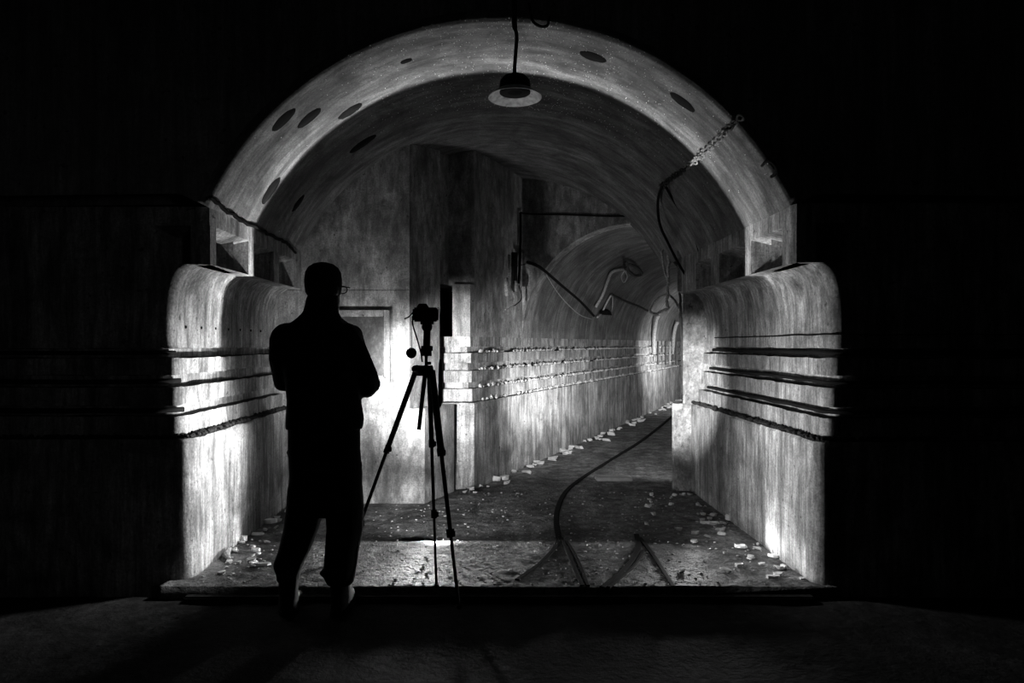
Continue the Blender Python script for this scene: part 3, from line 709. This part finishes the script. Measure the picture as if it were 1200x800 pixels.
# pale crumbs on the side tunnel's ledges
for i, (o_, h) in enumerate(((.035, .825), (.012, .95), (.002, 1.12), (-.008, 1.29))):
    bm = bmesh.new(); s = -1.1
    while s < 10:
        if noise.noise((s*1.3, i*4.1, 0)) > -.5:
            r = random.uniform(.008, .034); p = T0+TD*s+TN*(o_+random.uniform(-.008, .014)); p.z = h+r*.35
            q = bmesh.ops.create_icosphere(bm, subdivisions=1, radius=r)
            for w_ in q['verts']: w_.co = Vector((w_.co.x*.8, w_.co.y*1.2, w_.co.z*.75))*(1+.45*noise.noise(w_.co*60+p*9)); w_.co += p
        s += random.uniform(.02, .06)
    tag(obj('ledge_rubble', bm, M['palerust']), 'pale broken crumbs on the '+('plinth top', 'lowest ledge', 'middle ledge', 'top ledge')[i]+' of side tunnel left wall', 'debris', kind='stuff')

# ------------------------------------------------------------------ fittings and cables at the side tunnel mouth
def mouth(x, y, gap=.03):              # on the plain wall between the jamb and the mouth
    kx = (x-VX)/F; P = T0+TN*gap; t = (kx*P.y-P.x)/(TD.x-kx*TD.y); return px(x, y, P.y+TD.y*t)
def portal(x, y, gap=.03):
    kx = (x-VX)/F; P = T0-TD*gap; t = (kx*P.y-P.x)/(TN.x-kx*TN.y); return px(x, y, P.y+TN.y*t)
cable('conduit', [mouth(610, 249), mouth(610, 280), mouth(609, 310), mouth(608, 332)], .018, 'darkcable', 'vertical dark conduit on the corner left of the tunnel mouth', 'conduit')
cable('wall_cable', [mouth(610, 249, .04), portal(620, 250.5), portal(665, 251.5), portal(710, 253), portal(750, 253)], .010, 'darkcable', 'horizontal dark cable across the wall above the tunnel mouth')
t = empty('junction_box', mouth(602, 330)); tag(t, 'broken electrical fitting with dangling wires left of the tunnel mouth', 'fitting')
def jp(name, fn, mat):
    bm = bmesh.new(); fn(bm); return obj(name, bm, M[mat], t, True)
c = mouth(600, 316, .04)
jp('backplate', lambda bm: box(bm, mouth(601, 318, .012), (.10, .02, .42), bev=.006), 'darkcable')
jp('strut', lambda bm: tube(bm, [mouth(597, 298, .06), mouth(597.5, 318, .07), mouth(594, 330, .07)], .016, 8), 'palerust')
jp('insulator', lambda bm: loft(bm, [(mouth(603.5, 342, .08), Vector((.022, 0, 0)), Vector((0, .022, 0))), (mouth(603.5, 336, .08), Vector((.032, 0, 0)), Vector((0, .03, 0))), (mouth(603.5, 329, .08), Vector((.026, 0, 0)), Vector((0, .026, 0)))], n=12), 'palecable')
jp('insulator', lambda bm: loft(bm, [(mouth(594, 347, .08), Vector((.016, 0, 0)), Vector((0, .016, 0))), (mouth(593.5, 338, .08), Vector((.026, 0, 0)), Vector((0, .026, 0))), (mouth(593, 327, .08), Vector((.020, 0, 0)), Vector((0, .02, 0)))], n=12), 'palerust')
jp('wire', lambda bm: tube(bm, spline([mouth(598, 336, .09), mouth(602, 346, .09), mouth(602, 355, .1), mouth(597, 361, .1), mouth(592, 363, .1)]), .006), 'palerust')
jp('wire', lambda bm: tube(bm, spline([mouth(608, 334, .06), mouth(611, 345, .06), mouth(610, 352, .06), mouth(603, 358, .08)]), .006), 'darkcable')
jp('wire', lambda bm: tube(bm, spline([mouth(601, 304, .06), mouth(606, 311, .05), mouth(616, 309, .05)]), .005), 'darkcable')
cable('sagging_cable', [portal(618, 307), onw(634, 314, .04), onw(660, 336, .04), onw(680, 353, .05), onw(696, 370, .06)], .018, 'darkcable', 'thick dark cable sagging into the tunnel from its mouth')
cable('thin_wire', [onw(640, 322), onw(653, 342), onw(666, 357), onw(680, 369), onw(694, 374)], .006, 'palerust', 'thin pale wire hanging below the thick sagging cable')
cable('bent_cable', [onw(698, 360, .05), onw(706, 346, .05), onw(712, 330, .05), onw(716, 320, .06), onw(724, 316, .08), onw(733, 315, .08)], .022, 'palecable', 'thick pale bent cable rising up the tunnel lining')
cable('bent_cable', [onw(700, 372, .05), onw(706, 365, .05), onw(712, 353, .05), onw(717, 346, .05), onw(718, 355, .04), onw(717, 364, .04)], .014, 'palecable', 'thin pale cable bent to a point beside the thick bent one')
cable('cable_coil', [onw(733, 315, .1), onw(738, 310, .1), onw(748, 315, .1), onw(752, 321, .1), onw(744, 323, .1), onw(737, 318, .1), onw(735, 312, .1), onw(734, 308, .1)], .022, 'iron', 'dark coil of cable hung high on the tunnel lining')
cable('thin_wire', [onw(732, 317, .06), onw(728, 324, .06), onw(731, 331, .06), onw(735, 325, .06), onw(733, 318, .06)], .007, 'palerust', 'small wire loop dangling beside the cable coil')
cable('twisted_wire', [onw(716, 345, .05), onw(730, 352, .06), onw(748, 359, .06), onw(761, 365, .06), onw(768, 369, .06)], .016, 'iron', 'twisted dark wire running along the tunnel lining to first hoop', wob=.008)
bm = bmesh.new(); c = onw(710, 367, .07)
loft(bm, [(c+Vector((0, 0, -.02)), TD*.30, TN*.06), (c+Vector((0, 0, .03)), TD*.20, TN*.06), (c+Vector((0, 0, .06)), TD*.05, TN*.03)], n=14)
tag(obj('wall_lamp', bm, M['darkcable']), 'flat dark bracket plate under the bent cables on tunnel lining', 'bracket')
def hg(x, y, dy=0): return px(x, y, 6.75+dy)
cable('hanging_cable', [hg(781, 284), hg(783, 300), hg(783, 325), hg(782, 345), hg(783, 362)], .016, 'palerust', 'tangled rusty cable hanging in the tunnel mouth before right pier', wob=.02)
cable('hanging_cable', [hg(784, 286, .03), hg(776, 294, .03), hg(778, 312, .03), hg(781, 326, .03)], .010, 'palerust', 'looped wire beside the tangled hanging cable', wob=.008)
cable('hanging_cable', [hg(783, 290, -.03), hg(790, 305, -.03), hg(797, 318, -.03), hg(797, 345, -.03), hg(797, 366, -.03), hg(799, 400, -.03), hg(800, 440, -.03), hg(799, 462, -.03)], .014, 'iron', 'long dark cable hanging close to the right pier edge', wob=.012)
cable('hanging_cable', [hg(761, 364, .1), hg(765, 356, .1), hg(773, 348, .08), hg(782, 345, .05), hg(791, 352, .05), hg(796, 363, .02), hg(801, 374, 0), hg(802, 392, 0), hg(800, 415, 0)], .012, 'palerust', 'arched pale wire spreading from the foot of the hanging cable')
cable('hanging_cable', [hg(761, 364, .1), hg(767, 368, .1), hg(775, 364, .1), hg(783, 362, .05)], .016, 'palerust', 'short knotted cable end at the bottom of hanging cable', wob=.015)
for x, y0, y1, lab in ((767, 370, 401, 'first pale hoop arching over the far tunnel ledges'), (790, 377, 401, 'second pale hoop behind the first one in the far tunnel')):
    cable('tunnel_hoop', [onw(x-1, 415, .05), onw(x-1, y1, .05), onw(x-.5, (y0+y1)/2+4, .06), onw(x+1.5, y0+6, .08), onw(x+4, y0, .10)], .045, 'palecable', lab, 'hoop')
for i, x in enumerate((771, 780, 785, 792)):
    cable('rack_post', [onw(x, 400, .10), onw(x, 412, .12), onw(x, 427, .13)], .022, ('iron', 'iron', 'palecable', 'iron')[i], ('leftmost dark', 'second dark', 'pale', 'rightmost dark')[i]+' cable rack post standing at the far tunnel ledges', 'post', group='cable rack posts')

# ------------------------------------------------------------------ rails set in the floor
def rail(pts, r, label):
    P = spline([fl(x, y, .005) for x, y in pts], 8); bm = bmesh.new(); V = []
    for i, p in enumerate(P):
        d = (P[min(i+1, len(P)-1)]-P[max(i-1, 0)]).normalized(); s = Vector((d.y, -d.x, 0))*r
        V.append([bm.verts.new(p+s*a+Vector((0, 0, z))) for a, z in ((-1, -.03), (-1, .003), (-.7, .005), (.7, .005), (1, .003), (1, -.03))])
    for a, b in zip(V, V[1:]):
        for j in range(6): bm.faces.new((a[j], a[(j+1) % 6], b[(j+1) % 6], b[j]))
    bm.faces.new(V[0]); bm.faces.new(V[-1])
    tag(obj('rail', bm, M['rail']), label, 'rail', 'rails of the tunnel track')
rail([(799, 478), (760, 510), (720, 536), (685, 558), (664, 575), (654, 594), (652, 612), (655, 630)], .022, 'long curved rail running out of the side tunnel')
rail([(656, 628), (648, 644), (630, 662), (606, 679)], .014, 'short rail branching left from the end of the long curved rail')
rail([(658, 630), (666, 648), (674, 668), (682, 686)], .013, 'straight rail left of its pair below the long curved rail')
rail([(664, 634), (674, 650), (682, 668), (689, 686)], .011, 'straight rail right of its pair below the long curved rail')
rail([(746, 626), (748, 642), (738, 660), (722, 676), (706, 688)], .018, 'outer curved rail of the right track branch')
rail([(754, 645), (744, 661), (729, 675), (713, 688)], .010, 'inner curved rail of the right track branch')
rail([(750, 630), (764, 648), (777, 668), (789, 687)], .014, 'straight rail on the far right of the track')
bm = bmesh.new(); c = fl(719, 562.5); box(bm, c+Vector((0, 0, .02)), (.36, .14, .035), bev=.006); tag(obj('plank', bm, M['wood']), 'short grey plank lying on floor right of the long rail', 'plank')

# ------------------------------------------------------------------ rubble and scraps on the floor
def stone(seed, mat):
    bm = bmesh.new(); bmesh.ops.create_icosphere(bm, subdivisions=1, radius=1)
    for v in bm.verts: v.co = Vector((max(-.75, min(.7, v.co.x)), max(-.7, min(.8, v.co.y)), max(-.6, min(.55, v.co.z))))*(1+.8*noise.noise(v.co*2.7+Vector((seed*3.1, 0, 0))))
    bmesh.ops.recalc_face_normals(bm, faces=bm.faces)
    me = bpy.data.meshes.new('rubble_stone'); bm.to_mesh(me); bm.free(); me.materials.append(M[mat]); return me
SM = [stone(i, 'stone') for i in range(6)]
def put(name, me, p, s, label, cat, group):
    o = bpy.data.objects.new(name, me); COL.objects.link(o); o.location = p; o.rotation_euler = (random.uniform(-.2, .2), random.uniform(-.2, .2), random.uniform(0, 6.3))
    o.scale = (s*random.uniform(.8, 1.5), s*random.uniform(.7, 1.1), s*random.uniform(.5, .9)); tag(o, label, cat, group); return o
for i in range(70):
    s = -1.0+11.5*random.random()**1.1; p = T0+TD*s+TN*(.075+abs(random.gauss(0, .10))); p.z = .018
    put('rubble_stone', SM[i % 6], p, random.uniform(.02, .06), 'pale rubble stone at the foot of side tunnel left wall', 'stone', 'rubble along the side tunnel wall')
for i in range(34):
    Y = random.uniform(3.95, 5.8); p = Vector((-1.77+abs(random.gauss(0, .16)), Y, .012)); put('rubble_stone', SM[i % 6], p, random.uniform(.010, .03), 'small rubble stone at the foot of left plinth', 'stone', 'rubble along the left wall')
for i in range(46):
    Y = random.uniform(3.95, 6.2); p = Vector((1.77-abs(random.gauss(0, .3)), Y, .012)); put('rubble_stone', SM[i % 6], p, random.uniform(.010, .03), 'small rubble stone at the foot of right plinth', 'stone', 'rubble along the right wall')
for i, (x, y, s) in enumerate(((563, 570, .03), (552, 574, .04), (545, 577, .03), (557, 578, .02), (572, 571, .02), (818, 592, .03), (835, 604, .025))):
    put('rubble_stone', SM[i % 6], fl(x, y)+Vector((0, 0, .012)), s, ('pale rubble stone at the foot of the lit jamb' if x < 700 else 'rubble stone at the foot of the right pier'), 'stone', 'rubble by jamb and pier')
def scrap(x, y, lx, ly, rot, label, mat='paper', hh=.012):
    bm = bmesh.new(); n = 8
    top = []; bot = []
    for k in range(n):
        t = 2*PI*k/n; r = 1+.25*noise.noise((x, k*1.3, y)); p = Vector((lx*math.cos(t)*r, ly*math.sin(t)*r, 0)); 
        top.append(bm.verts.new(p+Vector((0, 0, hh+.012*noise.noise((x*.3, k, 2)))))); bot.append(bm.verts.new(p*1.02+Vector((0, 0, -.004))))
    bm.faces.new(top); bm.faces.new(bot[::-1])
    for k in range(n): bm.faces.new((top[k], top[(k+1) % n], bot[(k+1) % n], bot[k]))
    o = obj('scrap', bm, M[mat]); o.location = fl(x, y)+Vector((0, 0, .008)); o.rotation_euler = (0, 0, rot); tag(o, label, 'scrap')
scrap(286, 634, .022, .018, .3, 'small round white scrap by the foot of left wall', hh=.03)
scrap(317, 613, .05, .03, .4, 'bright white scrap left of the man near left wall foot', hh=.025)
scrap(302, 627, .045, .018, .2, 'flat pale scrap between two white scraps at left wall')
scrap(300, 646, .03, .02, .1, 'pale crumpled scrap on the floor left of the man')
scrap(306, 663, .06, .02, .1, 'flat white scrap beside the man left boot')
scrap(832, 614, .07, .025, -.2, 'long white scrap on the floor right of the track')
scrap(855, 609, .035, .03, .5, 'white scrap against the right plinth foot', hh=.03)
scrap(846, 627, .03, .016, -.3, 'little pale scrap just below the long white one')
scrap(868, 642, .04, .02, -.4, 'pale scrap on right floor midway to the slab edge')
scrap(907, 653, .035, .02, -.6, 'pale scrap touching the right plinth')
scrap(866, 664, .03, .015, .3, 'small pale scrap on floor between track and right wall')
scrap(906, 678, .04, .014, -.1, 'flat pale scrap near the slab edge at right')
bm = bmesh.new(); c = fl(265, 654)
P = [c+Vector((-.02, .10, .03)), c+Vector((.0, .0, .022)), c+Vector((.05, -.08, .02))]; tube(bm, P, [.016, .024, .012], 8)
tag(obj('tube_piece', bm, M['palecable']), 'pale broken tube piece leaning at the foot of left wall', 'debris')
bm = bmesh.new()
for i in range(900):
    x, y = random.uniform(-1.75, 1.75), SLAB+.03+2.5*random.random()**1.3; r = random.uniform(.003, .010)
    if y > 5.8 and (x < -.35 or x > 1.55): continue
    q = bmesh.ops.create_icosphere(bm, subdivisions=1, radius=r) if r > .008 else None
    if q is None:
        vs = [bm.verts.new(Vector((x, y, .005))+Vector(d)*r) for d in ((1.2, 0, 0), (0, 1, 0), (-1, 0, 0), (0, -1.2, 0), (0, 0, .9))]
        for k_ in range(4): bm.faces.new((vs[k_], vs[(k_+1) % 4], vs[4]))
    else:
        for v in q['verts']: v.co = Vector((v.co.x*1.2, v.co.y, v.co.z*.6))+Vector((x, y, .005))
tag(obj('floor_grit', bm, M['palerust']), 'fine pale grit scattered over the lit concrete floor', 'grit', kind='stuff')
bm = bmesh.new()
for i in range(1100):
    t = PI/2+random.gauss(-.12, .32); Y = 3.92+1.5*random.random()**1.2; r = random.uniform(.0016, .0036); R = VR-.001
    c = Vector((R*math.cos(t), Y, EYE+R*math.sin(t)))
    vs = [bm.verts.new(c+Vector(d)*r) for d in ((1, 0, 0), (0, 1, 0), (-1, 0, 0), (0, -1, 0), (0, 0, -1.2), (0, 0, 1))]
    for k_ in range(4): bm.faces.new((vs[k_], vs[(k_+1) % 4], vs[4])); bm.faces.new((vs[k_], vs[5], vs[(k_+1) % 4]))
tag(obj('water_droplets', bm, M['drop']), 'water droplets, their glint painted pale, beading on the crown of the vault', 'droplets', kind='stuff')
